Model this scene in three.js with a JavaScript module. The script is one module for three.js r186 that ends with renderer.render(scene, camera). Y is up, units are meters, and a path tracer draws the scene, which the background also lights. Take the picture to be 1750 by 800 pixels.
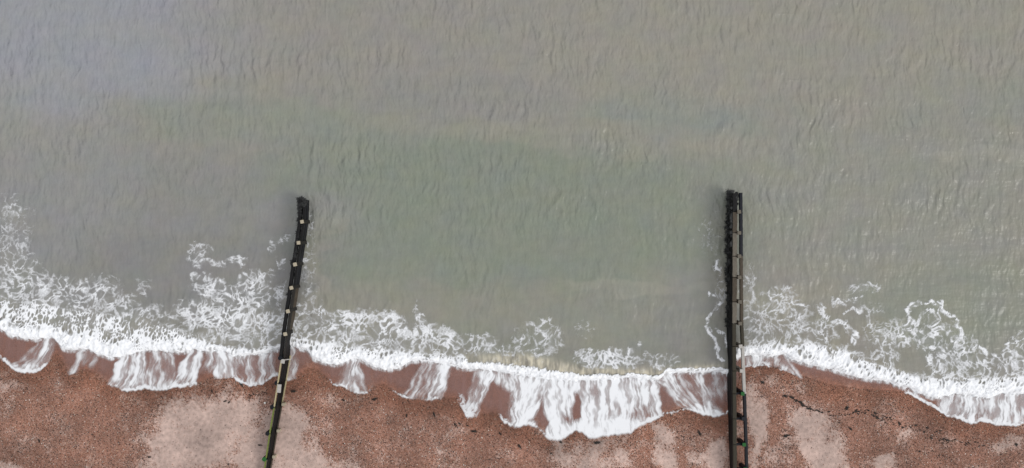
import * as THREE from 'three';
import { mergeGeometries, mergeVertices } from 'three/addons/utils/BufferGeometryUtils.js';

// ---------------------------------------------------------------- camera, sky, sun, exposure
const CAM_H = 46;
const scene = new THREE.Scene();
const camera = new THREE.PerspectiveCamera(2 * Math.atan(16 / CAM_H) * 180 / Math.PI, 1024 / 468, 0.5, 5000);
camera.position.set(0, CAM_H, 0);
camera.up.set(0, 0, -1);
camera.lookAt(0, 0, 0);

const SUN_DIR = new THREE.Vector3(0.74, 0.58, 0.34).normalize();
{ // overcast sky: pale, a little brighter overhead, a little brighter round the veiled sun
  const w = 128, h = 64, d = new Float32Array(w * h * 4), v = new THREE.Vector3();
  for (let j = 0; j < h; j++) for (let i = 0; i < w; i++) {
    const lat = ((j + 0.5) / h - 0.5) * Math.PI, lon = ((i + 0.5) / w - 0.5) * 2 * Math.PI;
    v.set(Math.cos(lat) * Math.cos(lon), Math.sin(lat), Math.cos(lat) * Math.sin(lon));
    const up = Math.max(0, v.y), glow = Math.pow(Math.max(0, v.dot(SUN_DIR)), 4);
    const l = 0.56 + 0.24 * up + 0.25 * glow, k = (j * w + i) * 4;
    d[k] = l * 0.99; d[k + 1] = l; d[k + 2] = l * 1.04; d[k + 3] = 1;
  }
  const sky = new THREE.DataTexture(d, w, h, THREE.RGBAFormat, THREE.FloatType);
  sky.mapping = THREE.EquirectangularReflectionMapping;
  sky.magFilter = sky.minFilter = THREE.LinearFilter; sky.needsUpdate = true;
  scene.background = sky; scene.environment = sky;
}
const sun = new THREE.DirectionalLight(new THREE.Color(1, 0.965, 0.91), 1.3);
sun.position.copy(SUN_DIR).multiplyScalar(120);
sun.castShadow = true; sun.shadow.radius = 44; sun.shadow.mapSize.set(2048, 2048);
Object.assign(sun.shadow.camera, { left: -50, right: 50, top: 40, bottom: -40, near: 10, far: 260 });
scene.add(sun, sun.target);
const renderer = new THREE.WebGLRenderer({ antialias: true });
renderer.setSize(1024, 468);
renderer.shadowMap.enabled = true;
renderer.toneMapping = THREE.LinearToneMapping;
renderer.toneMappingExposure = 1.0;

// ---------------------------------------------------------------- helpers: random, noise, plan units
let seed = 20240;
const rnd = () => { seed = (seed + 0x6D2B79F5) | 0; let t = Math.imul(seed ^ (seed >>> 15), 1 | seed); t = (t + Math.imul(t ^ (t >>> 7), 61 | t)) ^ t; return ((t ^ (t >>> 14)) >>> 0) / 4294967296; };
const rr = (a, b) => a + (b - a) * rnd();
const clamp = (x, a = 0, b = 1) => x < a ? a : x > b ? b : x;
const ss = (a, b, x) => { const t = clamp((x - a) / (b - a)); return t * t * (3 - 2 * t); };
const mix = (a, b, t) => a + (b - a) * t;
const PERM = new Uint8Array(1024);
{ const p = [...Array(256).keys()]; for (let i = 255; i > 0; i--) { const j = Math.floor(rnd() * (i + 1)); [p[i], p[j]] = [p[j], p[i]]; } for (let i = 0; i < 1024; i++) PERM[i] = p[i & 255]; }
const h2 = (i, j, k = 0) => PERM[PERM[(PERM[i & 255] + j) & 255] + k];
function grad(h, x, y) { const a = (h & 7) * 0.7853982 + 0.3; return GC[h & 7] * x + GS[h & 7] * y; }
const GC = [], GS = []; for (let i = 0; i < 8; i++) { GC.push(Math.cos(i * 0.7853982 + 0.3)); GS.push(Math.sin(i * 0.7853982 + 0.3)); }
function noise(x, y, k = 0) { // about -1..1
  const i = Math.floor(x), j = Math.floor(y), a = x - i, b = y - j;
  const u = a * a * a * (a * (a * 6 - 15) + 10), v = b * b * b * (b * (b * 6 - 15) + 10);
  const n00 = grad(h2(i, j, k), a, b), n10 = grad(h2(i + 1, j, k), a - 1, b), n01 = grad(h2(i, j + 1, k), a, b - 1), n11 = grad(h2(i + 1, j + 1, k), a - 1, b - 1);
  return 1.5 * mix(mix(n00, n10, u), mix(n01, n11, u), v);
}
function fbm(x, y, k = 0, o = 4) { let s = 0, a = 0.5, f = 1; for (let q = 0; q < o; q++) { s += a * noise(x * f, y * f, k + q * 7); a *= 0.5; f *= 2.07; } return s; }
function cells(x, y, k = 0) { // distance gap between the two nearest seeds: 0 on the walls between bubbles
  const i = Math.floor(x), j = Math.floor(y); let f1 = 9, f2 = 9;
  for (let q = -1; q < 2; q++) for (let p = -1; p < 2; p++) {
    const h = h2(i + p, j + q, k), g = h2(j + q, i + p, k + 31), dx = i + p + h / 255 - x, dy = j + q + g / 255 - y, d = dx * dx + dy * dy;
    if (d < f1) { f2 = f1; f1 = d; } else if (d < f2) f2 = d;
  }
  return Math.sqrt(f2) - Math.sqrt(f1);
}
// Plan sheet of the beach: 25 plan units to the metre, origin at the north-west corner of the surveyed strip.
const M2 = 25, U0 = 875, V0 = 400, X = (u) => (u - U0) / M2, Z = (v) => (v - V0) / M2, Uof = (x) => x * M2 + U0, Vof = (z) => z * M2 + V0;
const fold = (u) => { u = ((u % 3500) + 3500) % 3500; return u > 1750 ? 3500 - u : u; };
function curve(pts) {
  const t = new Float32Array(1752);
  for (let u = 0; u < 1752; u++) {
    let i = 0; while (i < pts.length - 2 && pts[i + 1][0] < u) i++;
    const [a, p] = pts[i], [b, q] = pts[i + 1]; t[u] = mix(p, q, clamp((u - a) / (b - a)));
  }
  const s = new Float32Array(1752); for (let u = 0; u < 1752; u++) { let n = 0, m = 0; for (let k = -3; k <= 3; k++) { const w = 4 - Math.abs(k); n += w * t[clamp(u + k, 0, 1751)]; m += w; } s[u] = n / m; }
  const f = (u) => { u = fold(u); const i = Math.floor(u); return mix(s[i], s[i + 1], u - i); };
  f.table = s; return f;
}
// breaker front, reach of the swash, breaker crest
const FRONT = curve([[0, 560], [20, 573], [50, 578], [62, 580], [88, 575], [95, 578], [108, 595], [120, 598], [150, 595], [165, 603], [190, 611], [215, 607], [250, 598], [272, 598], [302, 602], [321, 600], [332, 595], [347, 599], [362, 600], [381, 597], [400, 608], [426, 606], [452, 604], [479, 596], [492, 591], [508, 594], [524, 597], [535, 612], [552, 618], [577, 623], [588, 619], [608, 609], [621, 617], [642, 627], [664, 631], [683, 628], [703, 616], [719, 616], [756, 620], [773, 623], [787, 629], [816, 629], [850, 634], [887, 640], [919, 645], [950, 647], [969, 650], [1006, 649], [1050, 647], [1075, 643], [1103, 648], [1124, 649], [1137, 637], [1160, 636], [1200, 636], [1232, 635], [1246, 640], [1256, 612], [1276, 606], [1318, 609], [1338, 604], [1354, 614], [1390, 624], [1422, 631], [1455, 642], [1481, 647], [1507, 650], [1519, 651], [1532, 659], [1552, 662], [1571, 672], [1597, 680], [1630, 672], [1659, 674], [1688, 680], [1714, 670], [1750, 672]]);
const REACH = curve([[0, 606], [5, 614], [25, 630], [45, 637], [62, 636], [79, 628], [90, 614], [97, 606], [108, 620], [119, 640], [148, 634], [165, 640], [180, 652], [189, 658], [220, 668], [250, 664], [276, 666], [302, 662], [336, 658], [350, 653], [362, 648], [400, 645], [407, 651], [430, 660], [452, 655], [471, 641], [492, 650], [508, 647], [527, 632], [542, 634], [558, 647], [571, 658], [589, 661], [605, 670], [630, 673], [640, 662], [655, 659], [680, 673], [696, 680], [731, 683], [750, 681], [781, 683], [791, 698], [797, 712], [812, 711], [850, 707], [862, 722], [881, 729], [903, 724], [919, 731], [937, 748], [950, 751], [960, 749], [975, 739], [983, 734], [994, 737], [1006, 747], [1041, 742], [1075, 739], [1094, 725], [1119, 717], [1130, 709], [1150, 704], [1172, 698], [1196, 706], [1220, 711], [1240, 706], [1256, 690], [1264, 628], [1276, 627], [1302, 626], [1325, 629], [1344, 635], [1367, 645], [1390, 652], [1422, 661], [1455, 666], [1487, 669], [1530, 672], [1555, 674], [1575, 686], [1597, 698], [1613, 709], [1636, 716], [1659, 724], [1675, 719], [1698, 725], [1724, 727], [1750, 724]]);
const CREST = curve([[0, 508], [20, 513], [60, 520], [136, 529], [184, 538], [224, 544], [272, 552], [300, 564], [330, 574], [360, 584], [400, 594], [475, 596], [492, 574], [530, 580], [577, 592], [640, 596], [700, 602], [730, 604], [770, 610], [816, 608], [856, 607], [900, 608], [947, 617], [994, 628], [1040, 630], [1075, 633], [1103, 631], [1150, 630], [1200, 626], [1246, 622], [1256, 594], [1276, 590], [1330, 589], [1370, 587], [1406, 592], [1435, 598], [1461, 608], [1487, 621], [1520, 629], [1571, 646], [1640, 645], [1700, 646], [1750, 642]]);
const SHORE = (() => { // smoothed front: the line where the beach meets still water
  const t = FRONT.table, s = new Float32Array(1752); let acc = 0, n = 0;
  for (let u = 0; u < 1752; u++) { acc = n = 0; for (let k = -60; k <= 60; k += 4) { acc += t[clamp(u + k, 0, 1751)]; n++; } s[u] = acc / n; }
  return (u) => { u = fold(u); const i = Math.floor(u); return mix(s[i], s[i + 1], u - i); };
})();
const waveAmp = (u) => 0.28 + 0.14 * ss(780, 880, fold(u)) * (1 - ss(1100, 1230, fold(u)));
function beachY(x, z) {
  const d = z - Z(SHORE(Uof(x)));
  let y = d < 0 ? d * 0.11 : d < 12 ? d * 0.072 : 0.864 + 0.9 * (1 - Math.exp(-(d - 12) * 0.06));
  if (y < -3) y = -3;
  return y + 0.025 * fbm(x * 0.35, z * 0.35, 40, 3) - 0.012;
}
function swell(x, z) {
  return 0.035 * noise(x * 0.18, z * 0.5, 50) + 0.016 * fbm(x * 0.8 + z * 0.1, z * 0.4, 51, 4);
}
function seaY(x, z) {
  const u = Uof(x), v = Vof(z), c = CREST(u), b = FRONT(u), a = waveAmp(u) * (1 + 0.25 * noise(x * 0.5, 3, 53));
  let y = swell(x, z) * ss(b, b - 60, v);
  if (v < c) { const q = (c - v) / 26; y += a * Math.exp(-q * q); }
  else { const t = (v - c) / Math.max(4, b - c); y += a * (1 - 0.5 * Math.min(1, t) ** 2); }
  return y + 0.02;
}
const filmY = (x, z) => beachY(x, z) + 0.03;
function surfaceY(x, z) { // water top, open sea into swash
  const u = Uof(x), v = Vof(z), b = FRONT(u);
  return mix(Math.max(seaY(x, z), filmY(x, z)), filmY(x, z), ss(b - 5, b + 1.5, v));
}
function tag(o, label, category, group, kind) {
  o.userData.label = label; if (category) o.userData.category = category; if (group) o.userData.group = group; if (kind) o.userData.kind = kind; return o;
}
const taken = new Map();
const numbered = (n) => { const k = taken.get(n) || 0; taken.set(n, k + 1); return k ? `${n}_${String(k).padStart(3, '0')}` : n; };
function mesh(name, g, m, parent = scene) {
  const o = new THREE.Mesh(g, m); o.name = parent === scene ? numbered(name) : name; o.castShadow = o.receiveShadow = true; parent.add(o); return o;
}
const toS = (c) => Math.round(255 * (c <= 0.0031308 ? 12.92 * c : 1.055 * Math.pow(clamp(c, 0, 1), 1 / 2.4) - 0.055));
const lin = (s) => { s /= 255; return s <= 0.04045 ? s / 12.92 : ((s + 0.055) / 1.055) ** 2.4; };
function texture(w, h, fn, color, wrap = THREE.MirroredRepeatWrapping) {
  const d = new Uint8Array(w * h * 4), out = [0, 0, 0];
  for (let j = 0; j < h; j++) for (let i = 0; i < w; i++) { fn(i, j, out); const k = (j * w + i) * 4; d[k] = clamp(out[0], 0, 255); d[k + 1] = clamp(out[1], 0, 255); d[k + 2] = clamp(out[2], 0, 255); d[k + 3] = 255; }
  const t = new THREE.DataTexture(d, w, h, THREE.RGBAFormat, THREE.UnsignedByteType);
  t.magFilter = THREE.LinearFilter; t.minFilter = THREE.LinearMipmapLinearFilter; t.generateMipmaps = true; t.wrapS = t.wrapT = wrap;
  if (color) t.colorSpace = THREE.SRGBColorSpace; t.needsUpdate = true; return t;
}
// a tensor grid, fine in the middle and growing outwards
function axis(a, b, step, lo, hi) {
  const v = []; for (let x = a; x <= b + 1e-6; x += step) v.push(x);
  let s = step, x = b; while (x < hi) { s *= 1.35; x = Math.min(hi, x + s); v.push(x); }
  s = step; x = a; while (x > lo) { s *= 1.35; x = Math.max(lo, x - s); v.unshift(x); }
  return v;
}
function gridGeometry(xs, zs, yOf, uvOf) {
  const nx = xs.length, nz = zs.length, p = new Float32Array(nx * nz * 3), t = new Float32Array(nx * nz * 2), idx = new Uint32Array((nx - 1) * (nz - 1) * 6);
  for (let j = 0; j < nz; j++) for (let i = 0; i < nx; i++) { const k = j * nx + i; p[k * 3] = xs[i]; p[k * 3 + 1] = yOf(xs[i], zs[j]); p[k * 3 + 2] = zs[j]; const q = uvOf(xs[i], zs[j]); t[k * 2] = q[0]; t[k * 2 + 1] = q[1]; }
  let n = 0; for (let j = 0; j < nz - 1; j++) for (let i = 0; i < nx - 1; i++) { const k = j * nx + i; idx[n++] = k; idx[n++] = k + nx; idx[n++] = k + 1; idx[n++] = k + 1; idx[n++] = k + nx; idx[n++] = k + nx + 1; }
  const g = new THREE.BufferGeometry(); g.setAttribute('position', new THREE.BufferAttribute(p, 3)); g.setAttribute('uv', new THREE.BufferAttribute(t, 2)); g.setIndex(new THREE.BufferAttribute(idx, 1)); g.computeVertexNormals(); return g;
}
const ell = (u, v, e) => { // soft ellipse [u, v, ru, rv, strength, degrees]
  const r = (e[5] || 0) * Math.PI / 180, c = Math.cos(r), s = Math.sin(r), x = u - e[0], y = v - e[1], a = (x * c + y * s) / e[2], b = (y * c - x * s) / e[3], q = a * a + b * b;
  return q > 2.2 ? 0 : e[4] * ss(2.2, 0.35, q);
};

// ---------------------------------------------------------------- beach
const SAND = [[350, 740, 95, 62, 1], [400, 700, 70, 34, 0.9], [300, 790, 55, 35, 0.9], [440, 780, 45, 60, 1], [275, 710, 26, 18, 0.4], [225, 680, 22, 16, 0.4], [28, 664, 30, 15, 0.5], [6, 793, 34, 14, 0.8], [55, 750, 45, 28, 0.35],
  [492, 755, 42, 60, 1], [525, 785, 50, 26, 0.95], [575, 800, 60, 14, 0.7], [540, 720, 40, 22, 0.45, 30], [640, 772, 70, 26, 0.35], [690, 742, 14, 26, 0.35], [867, 775, 20, 28, 0.35], [570, 690, 22, 16, 0.4],
  [1010, 778, 78, 30, 0.85], [960, 760, 28, 22, 0.6], [1050, 760, 34, 22, 0.6], [1138, 772, 20, 44, 0.9, -12], [1216, 775, 32, 30, 0.95], [1175, 745, 20, 16, 0.4, 30],
  [1291, 720, 15, 80, 0.95], [1320, 660, 22, 12, 0.5, 20], [1384, 722, 30, 36, 1, 0], [1400, 775, 34, 50, 1, -14], [1345, 745, 22, 16, 0.5], [1322, 780, 40, 26, 0.5], [1355, 700, 26, 12, 0.4, 20], [1545, 740, 22, 14, 0.7], [1512, 792, 30, 14, 0.75], [1722, 760, 36, 15, 0.8], [1690, 800, 60, 10, 0.35]];
const soft = (u, v, e) => { const r = (e[5] || 0) * Math.PI / 180, c = Math.cos(r), n = Math.sin(r), x = u - e[0], y = v - e[1], q = Math.hypot((x * c + y * n) / e[2], (y * c - x * n) / e[3]); return q > 1.75 ? 0 : e[4] * ss(1.75, 0.35, q); };
function sandAt(u, v) { // 0 shingle .. 1 sand
  const x = X(u), z = Z(v), fu = fold(u);
  const wu = fu + 34 * fbm(x * 0.42, z * 0.42, 60, 5), wv = v + 26 * fbm(x * 0.42, z * 0.42, 70, 5);
  let s = 0; for (const e of SAND) s = Math.max(s, soft(wu, wv, e));
  s = Math.max(s * (0.96 + 0.45 * fbm(x * 0.5, z * 0.5, 68, 3)), 0.16 + 0.62 * fbm(x * 0.33, z * 0.4, 69, 4));
  const inland = ss(800, 850, v); s = mix(s, clamp(0.45 + 1.4 * fbm(x * 0.12, z * 0.2, 65, 3)), inland);
  const mid = 1 - Math.abs(2 * s - 1); // ragged where the two mix
  return clamp(s + (0.14 + 0.4 * mid) * fbm(x * 1.1, z * 1.1, 66, 5) + (0.05 + 0.22 * mid) * noise(x * 6, z * 6, 67) - 0.05);
}
const BW = 2048, BH = 512, BX0 = -45, BZ0 = 4, BSX = 90, BSZ = 22.5;
const beachMaps = (() => {
  const sd = new Float32Array(BW * BH);
  const map = texture(BW, BH, (i, j, o) => {
    const x = BX0 + BSX * (i + 0.5) / BW, z = BZ0 + BSZ * (j + 0.5) / BH, u = Uof(x), v = Vof(z), s = sandAt(u, v); sd[j * BW + i] = s;
    const mid = Math.max(0, 1 - Math.abs(2 * s - 0.9)), k = ss(0.05, 0.82, s + 0.4 * mid * (rnd() - 0.5));
    const reach = REACH(u), wet = ss(reach + 42 + 26 * fbm(x * 0.8, 1.5, 71, 3), reach + 10, v + 14 * fbm(x * 0.7, z * 0.7, 72, 3));
    const g = rnd() - 0.5, patch = fbm(x * 0.5, z * 0.5, 73, 4), fine = noise(x * 4, z * 4, 74);
    const tone = 1 + 0.2 * patch + 0.16 * fbm(x * 0.16, z * 0.22, 75, 3) + 0.1 * fine + 0.28 * g * (1 - k) + 0.07 * g * k + 0.3 * mid * (rnd() - 0.5);
    const dry = [154, 116, 101], wetc = [142, 99, 81], sand = [187, 163, 152];
    for (let c = 0; c < 3; c++) o[c] = mix(mix(dry[c], wetc[c], wet), mix(sand[c], sand[c] * 0.88, wet), k) * tone;
    if (k > 0.4 && rnd() < 0.012) for (let c = 0; c < 3; c++) o[c] *= 0.72;
  }, true);
  const bump = texture(BW, BH, (i, j, o) => { const s = sd[j * BW + i]; o[0] = o[1] = o[2] = 128 + (rnd() - 0.5) * 200 * (1 - ss(0.3, 0.8, s)) + 30 * (rnd() - 0.5); }, false);
  return { map, bump };
})();
const beachMat = new THREE.MeshStandardMaterial({ map: beachMaps.map, bumpMap: beachMaps.bump, bumpScale: 0.02, roughness: 0.9 });
const beach = mesh('beach', gridGeometry(axis(-45, 45, 0.25, -1500, 1500), axis(2, 24, 0.2, -12, 900), beachY, (x, z) => [(x - BX0) / BSX, (z - BZ0) / BSZ]), beachMat);
tag(beach, 'red brown shingle beach with patches of pale pink sand', null, null, 'structure');

// ---------------------------------------------------------------- sea
const TINT = [ // suspended silt and sand, plus sky reflection painted at upper left: soft-edged plumes [u, v, ru, rv, strength, degrees, colour]
  [850, 370, 380, 130, 0.9, 0, [128, 134, 122]], [640, 300, 190, 90, 0.45, 0, [127, 134, 123]], [430, 205, 190, 36, 0.55, 4, [131, 137, 128]], [1150, 195, 130, 34, 0.6, 4, [129, 137, 131]], [1640, 170, 90, 40, 0.4, 0, [131, 137, 130]], [1650, 520, 170, 80, 0.6, 0, [131, 136, 124]], [1000, 560, 220, 60, 0.5, 0, [133, 136, 125]],
  [200, 400, 330, 130, 0.8, 0, [133, 133, 131]], [330, 470, 200, 60, 0.5, 0, [128, 127, 126]], [120, 50, 280, 120, 0.9, 0, [146, 148, 154]], [60, 300, 150, 120, 0.4, 0, [143, 144, 145]], [700, 60, 360, 80, 0.6, 0, [142, 139, 134]], [760, 160, 170, 34, 0.4, 0, [133, 133, 133]], [1350, 70, 420, 110, 0.6, 0, [145, 142, 132]], [1500, 330, 260, 110, 0.5, 0, [138, 140, 131]],  // the bluish upper-left patch is sky reflection painted into the sea colour
  [960, 228, 300, 22, 0.4, 3, [147, 144, 133]], [1120, 492, 130, 9, 0.42, 3, [153, 150, 139]], [1700, 265, 90, 10, 0.5, 0, [152, 150, 140]], [760, 510, 170, 30, 0.45, 0, [141, 138, 127]], [540, 450, 22, 90, 0.55, 8, [148, 145, 134]], [1310, 520, 50, 24, 0.6, 0, [152, 149, 137]], [1195, 560, 60, 70, 0.6, 0, [131, 131, 127]], [1420, 580, 120, 40, 0.6, 0, [140, 136, 126]], [520, 360, 70, 26, 0.3, 0, [146, 144, 146]]];
const SW = 2048, SH = 1024, SX0 = -45, SZ0 = -32, SSX = 90, SSZ = 45;
const seaMaps = (() => {
  const height = new Float32Array(SW * SH), strokes = new Float32Array(SW * SH), px = SW / SSX;
  for (let q = 0; q < 9000; q++) { // short wind ripples, crest by crest, for the relief
    let x = rr(0, SW), y = rr(0, SH * 0.95), far = ss(0.86 * SH, 0.45 * SH, y), a = rr(-0.28, 0.28) + (rnd() < 0.05 ? 1.4 : 0); const n = Math.floor((8 + 52 * rnd() * rnd()) * mix(0.5, 1, far)), w = rr(1.2, 2.2), p = (5 + 15 * rnd() * rnd() * rnd()) * mix(0.35, 1, far), dirn = rnd() < 0.25 ? -0.7 : 1;
    for (let k = 0; k < n; k++) {
      a += rr(-0.07, 0.07); x += Math.sin(a); y += Math.cos(a); const e = Math.sin(Math.PI * (k + 0.5) / n) * p * dirn;
      for (let dy = -2; dy <= 2; dy++) for (let dx = -3; dx <= 3; dx++) { const xi = Math.floor(x) + dx, yi = Math.floor(y) + dy; if (xi < 0 || yi < 0 || xi >= SW || yi >= SH) continue; const r = Math.hypot(xi - x, yi - y) / w; if (r < 1.8) { const m = yi * SW + xi, f = e * ss(1.8, 0.2, r); if (Math.abs(f) > Math.abs(strokes[m])) strokes[m] = f; } }
    }
  }
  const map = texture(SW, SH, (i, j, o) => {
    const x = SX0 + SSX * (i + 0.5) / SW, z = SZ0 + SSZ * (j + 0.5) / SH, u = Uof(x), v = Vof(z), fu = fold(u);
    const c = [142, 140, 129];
    const wu = fu + 80 * fbm(x * 0.16, z * 0.3, 80, 5), wv = v + 46 * fbm(x * 0.16, z * 0.3, 85, 5);
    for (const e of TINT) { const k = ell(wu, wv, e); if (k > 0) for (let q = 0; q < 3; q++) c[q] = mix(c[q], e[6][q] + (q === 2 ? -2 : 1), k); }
    // ripples as relief, silt clouding of three tones as colour
    const far = ss(540, 300, v), k = j * SW + i, bend = 0.5 * noise(x * 0.3, z * 0.4, 90);
    const st = fbm(x * 2.1 + bend, z * 0.55, 91, 4), mo = fbm(x * 1.3, z * 1.5, 93, 5), hue = fbm(x * 0.45, z * 0.6, 98, 4), hue2 = fbm(x * 0.4, z * 0.55, 102, 4), line = strokes[k];
    const band = fbm(x * 0.3 + 3, z * 1.5, 196, 4);
    const t = 6 * mo; // silt clouds; the ripples are relief alone
    const rip = 0.9 * noise(x * 1.4 + bend * 2 + 0.6 * noise(x * 0.9, z * 0.9, 107), z * 0.5, 108) + noise(x * 2.6 + bend * 2 + 0.5 * noise(x * 1.2, z * 1.2, 103), z * 0.75, 104) + 0.45 * noise(x * 4.8 + 0.7 * noise(x * 2, z * 2, 105), z * 1.7, 106);
    height[k] = (0.3 * st + 0.46 * rip * (0.75 + 0.9 * noise(x * 0.22, z * 0.3, 113)) + 0.022 * line + 0.1 * noise(x * 8, z * 4.5, 96)) * mix(0.5, 1, far) + 0.15 * mo + 0.35 * band;
    o[0] = c[0] + t + 5 * hue; o[1] = c[1] + t + 2 * hue + 2 * hue2; o[2] = c[2] + 2 + t * 0.9 - 4 * hue2 - hue;
    // sand dragged up the back of the breaking wave in streaks
    const cr = CREST(u), fr = FRONT(u);
    if (v > cr - 14 && v < fr + 8) {
      const m = ss(cr - 12, cr + 4, v) * mix(0.14, 0.92, ss(740, 880, fu + 30 * noise(x * 0.6, 2, 199)) * ss(1256, 1200, fu)), w = clamp(0.55 + 0.6 * noise(x * 3.4 + 0.4 * noise(z * 3, x * 2, 89), z * 0.9, 99) + 0.4 * noise(x * 8, z * 1.6, 100) + 0.35 * noise(x * 0.8, z * 1.5, 88));
      o[0] = mix(o[0], mix(126, 212, w), m); o[1] = mix(o[1], mix(122, 204, w), m); o[2] = mix(o[2], mix(112, 182, w), m);
    }
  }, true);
  const bump = texture(SW, SH, (i, j, o) => { o[0] = o[1] = o[2] = 128 + 70 * height[j * SW + i]; }, false);
  return { map, bump };
})();
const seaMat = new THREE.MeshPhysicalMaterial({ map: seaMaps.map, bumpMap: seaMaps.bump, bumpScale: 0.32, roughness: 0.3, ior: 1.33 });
const seaEdgeY = (x, z) => { const b = FRONT(Uof(x)), v = Vof(z); return mix(seaY(x, z), beachY(x, z) - 0.3, ss(b - 3, b + 1, v)); };
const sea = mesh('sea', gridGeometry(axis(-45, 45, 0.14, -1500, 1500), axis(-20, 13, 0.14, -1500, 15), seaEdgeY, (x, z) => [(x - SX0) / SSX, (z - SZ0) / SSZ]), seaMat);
tag(sea, 'murky grey green sea with faint ripples and silt plumes', null, null, 'structure');

// thin silty water running over the shingle
{
  const pos = [], col = [], idx = [], id = new Map(), step = 4;
  const get = (i, j) => { const k = i * 10000 + j; if (id.has(k)) return id.get(k);
    const u = i * step - 300, v = j * step + 400, x = X(u), z = Z(v), r = REACH(u) + 3 * noise(x * 2.2, z * 2.2, 110), n = pos.length / 3;
    pos.push(x, filmY(x, z) - 0.008, z);
    const thin = 0.56 + 0.22 * noise(x * 3.2, z * 0.6, 111);
    col.push(1, 1, 1, clamp(thin) * ss(r + 2, r - 24 - 8 * noise(x * 0.6, 4, 112), v)); id.set(k, n); return n; };
  for (let i = 0; i < 2350 / step; i++) for (let j = 0; j < 400 / step; j++) {
    const u = i * step - 300, v = j * step + 400, b = FRONT(u), r = REACH(u);
    if (v < b - 14 || v > r + 6) continue;
    const a = get(i, j), c = get(i + 1, j), d = get(i, j + 1), e = get(i + 1, j + 1); idx.push(a, d, c, c, d, e);
  }
  const g = new THREE.BufferGeometry(); g.setAttribute('position', new THREE.Float32BufferAttribute(pos, 3)); g.setAttribute('color', new THREE.Float32BufferAttribute(col, 4)); g.setIndex(idx); g.computeVertexNormals();
  const m = new THREE.MeshPhysicalMaterial({ color: new THREE.Color().setRGB(lin(150), lin(117), lin(110)), vertexColors: true, transparent: true, roughness: 0.12, ior: 1.33, side: THREE.DoubleSide });
  tag(mesh('swash_water', g, m), 'thin brown film of swash water sliding over the shingle', null, null, 'structure');
}

// ---------------------------------------------------------------- foam: one grid of bubble film, cut into bays
const FU0 = -200, FU1 = 1950, FV0 = 330, FV1 = 770, FW = FU1 - FU0 + 1, FH = FV1 - FV0 + 1;
const den = new Float32Array(FW * FH);
function stamp(u0, u1, v0, v1, fn) {
  for (let v = Math.max(FV0, Math.floor(v0)); v <= Math.min(FV1, v1); v++) for (let u = Math.max(FU0, Math.floor(u0)); u <= Math.min(FU1, u1); u++) { const k = (v - FV0) * FW + u - FU0, d = fn(u, v); if (d > den[k]) den[k] = d; }
}
const patch = (...e) => { const R = 1.6 * Math.max(e[2], e[3]); stamp(e[0] - R, e[0] + R, e[1] - R, e[1] + R, (u, v) => ell(u, v, e)); };
function strand(pts, w, d) {
  for (let i = 0; i < pts.length - 1; i++) {
    const [a, b] = pts[i], [c, e] = pts[i + 1], L = (c - a) ** 2 + (e - b) ** 2;
    stamp(Math.min(a, c) - w * 2, Math.max(a, c) + w * 2, Math.min(b, e) - w * 2, Math.max(b, e) + w * 2, (u, v) => { const t = clamp(((u - a) * (c - a) + (v - b) * (e - b)) / L), r = Math.hypot(u - a - t * (c - a), v - b - t * (e - b)) / w; return r > 2 ? 0 : d * ss(1.9, 0.3, r); });
  }
}
// left bay
for (const e of [[14, 430, 36, 90, 0.3], [22, 465, 40, 44, 0.44], [34, 362, 20, 14, 0.36], [50, 492, 55, 22, 0.6], [95, 492, 26, 18, 0.62], [80, 508, 40, 14, 0.62], [160, 505, 46, 30, 0.55], [190, 520, 40, 22, 0.55], [215, 532, 34, 18, 0.5], [246, 486, 14, 14, 0.3], [252, 532, 24, 14, 0.5], [344, 448, 12, 9, 0.55], [334, 430, 14, 14, 0.36], [372, 451, 17, 7, 0.6], [354, 425, 12, 8, 0.42], [405, 445, 14, 7, 0.55], [340, 473, 20, 7, 0.55], [415, 478, 9, 16, 0.66], [440, 472, 22, 12, 0.55], [480, 450, 7, 14, 0.55], [488, 408, 16, 7, 0.36], [466, 420, 10, 12, 0.3], [366, 487, 20, 10, 0.62, -25], [350, 497, 24, 9, 0.62, 15], [478, 500, 12, 20, 0.36], [400, 512, 44, 20, 0.62], [432, 506, 30, 26, 0.6], [350, 528, 50, 18, 0.58], [305, 536, 34, 12, 0.55], [390, 545, 66, 18, 0.85], [440, 552, 40, 20, 0.72], [400, 570, 70, 14, 0.5], [450, 578, 36, 16, 0.5], [478, 560, 14, 30, 0.55]]) patch(...e);
// middle bay
for (const e of [[505, 545, 22, 22, 0.55], [520, 530, 28, 10, 0.45], [545, 530, 8, 14, 0.5], [570, 548, 30, 14, 0.5], [600, 545, 22, 16, 0.72], [640, 548, 40, 14, 0.66], [672, 548, 20, 14, 0.7], [713, 536, 5, 20, 0.6, 8], [718, 556, 10, 12, 0.6], [745, 575, 34, 20, 0.72], [700, 568, 34, 14, 0.72], [800, 590, 40, 16, 0.5], [838, 588, 26, 12, 0.46, 25], [868, 598, 30, 8, 0.42], [888, 582, 14, 15, 0.5], [910, 560, 16, 10, 0.36], [932, 578, 25, 28, 0.5], [925, 600, 20, 10, 0.5], [1000, 562, 16, 14, 0.22], [1002, 606, 20, 10, 0.5], [1028, 616, 40, 11, 0.66], [1052, 611, 40, 14, 0.8], [1090, 600, 6, 12, 0.55], [1105, 612, 6, 13, 0.5], [1122, 618, 14, 12, 0.55], [1146, 615, 12, 8, 0.48], [1228, 458, 7, 16, 0.3], [1215, 400, 20, 40, 0.16], [1232, 500, 12, 20, 0.22], [530, 470, 12, 70, 0.26], [526, 400, 8, 60, 0.22], [524, 442, 6, 18, 0.5]]) patch(...e);
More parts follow.
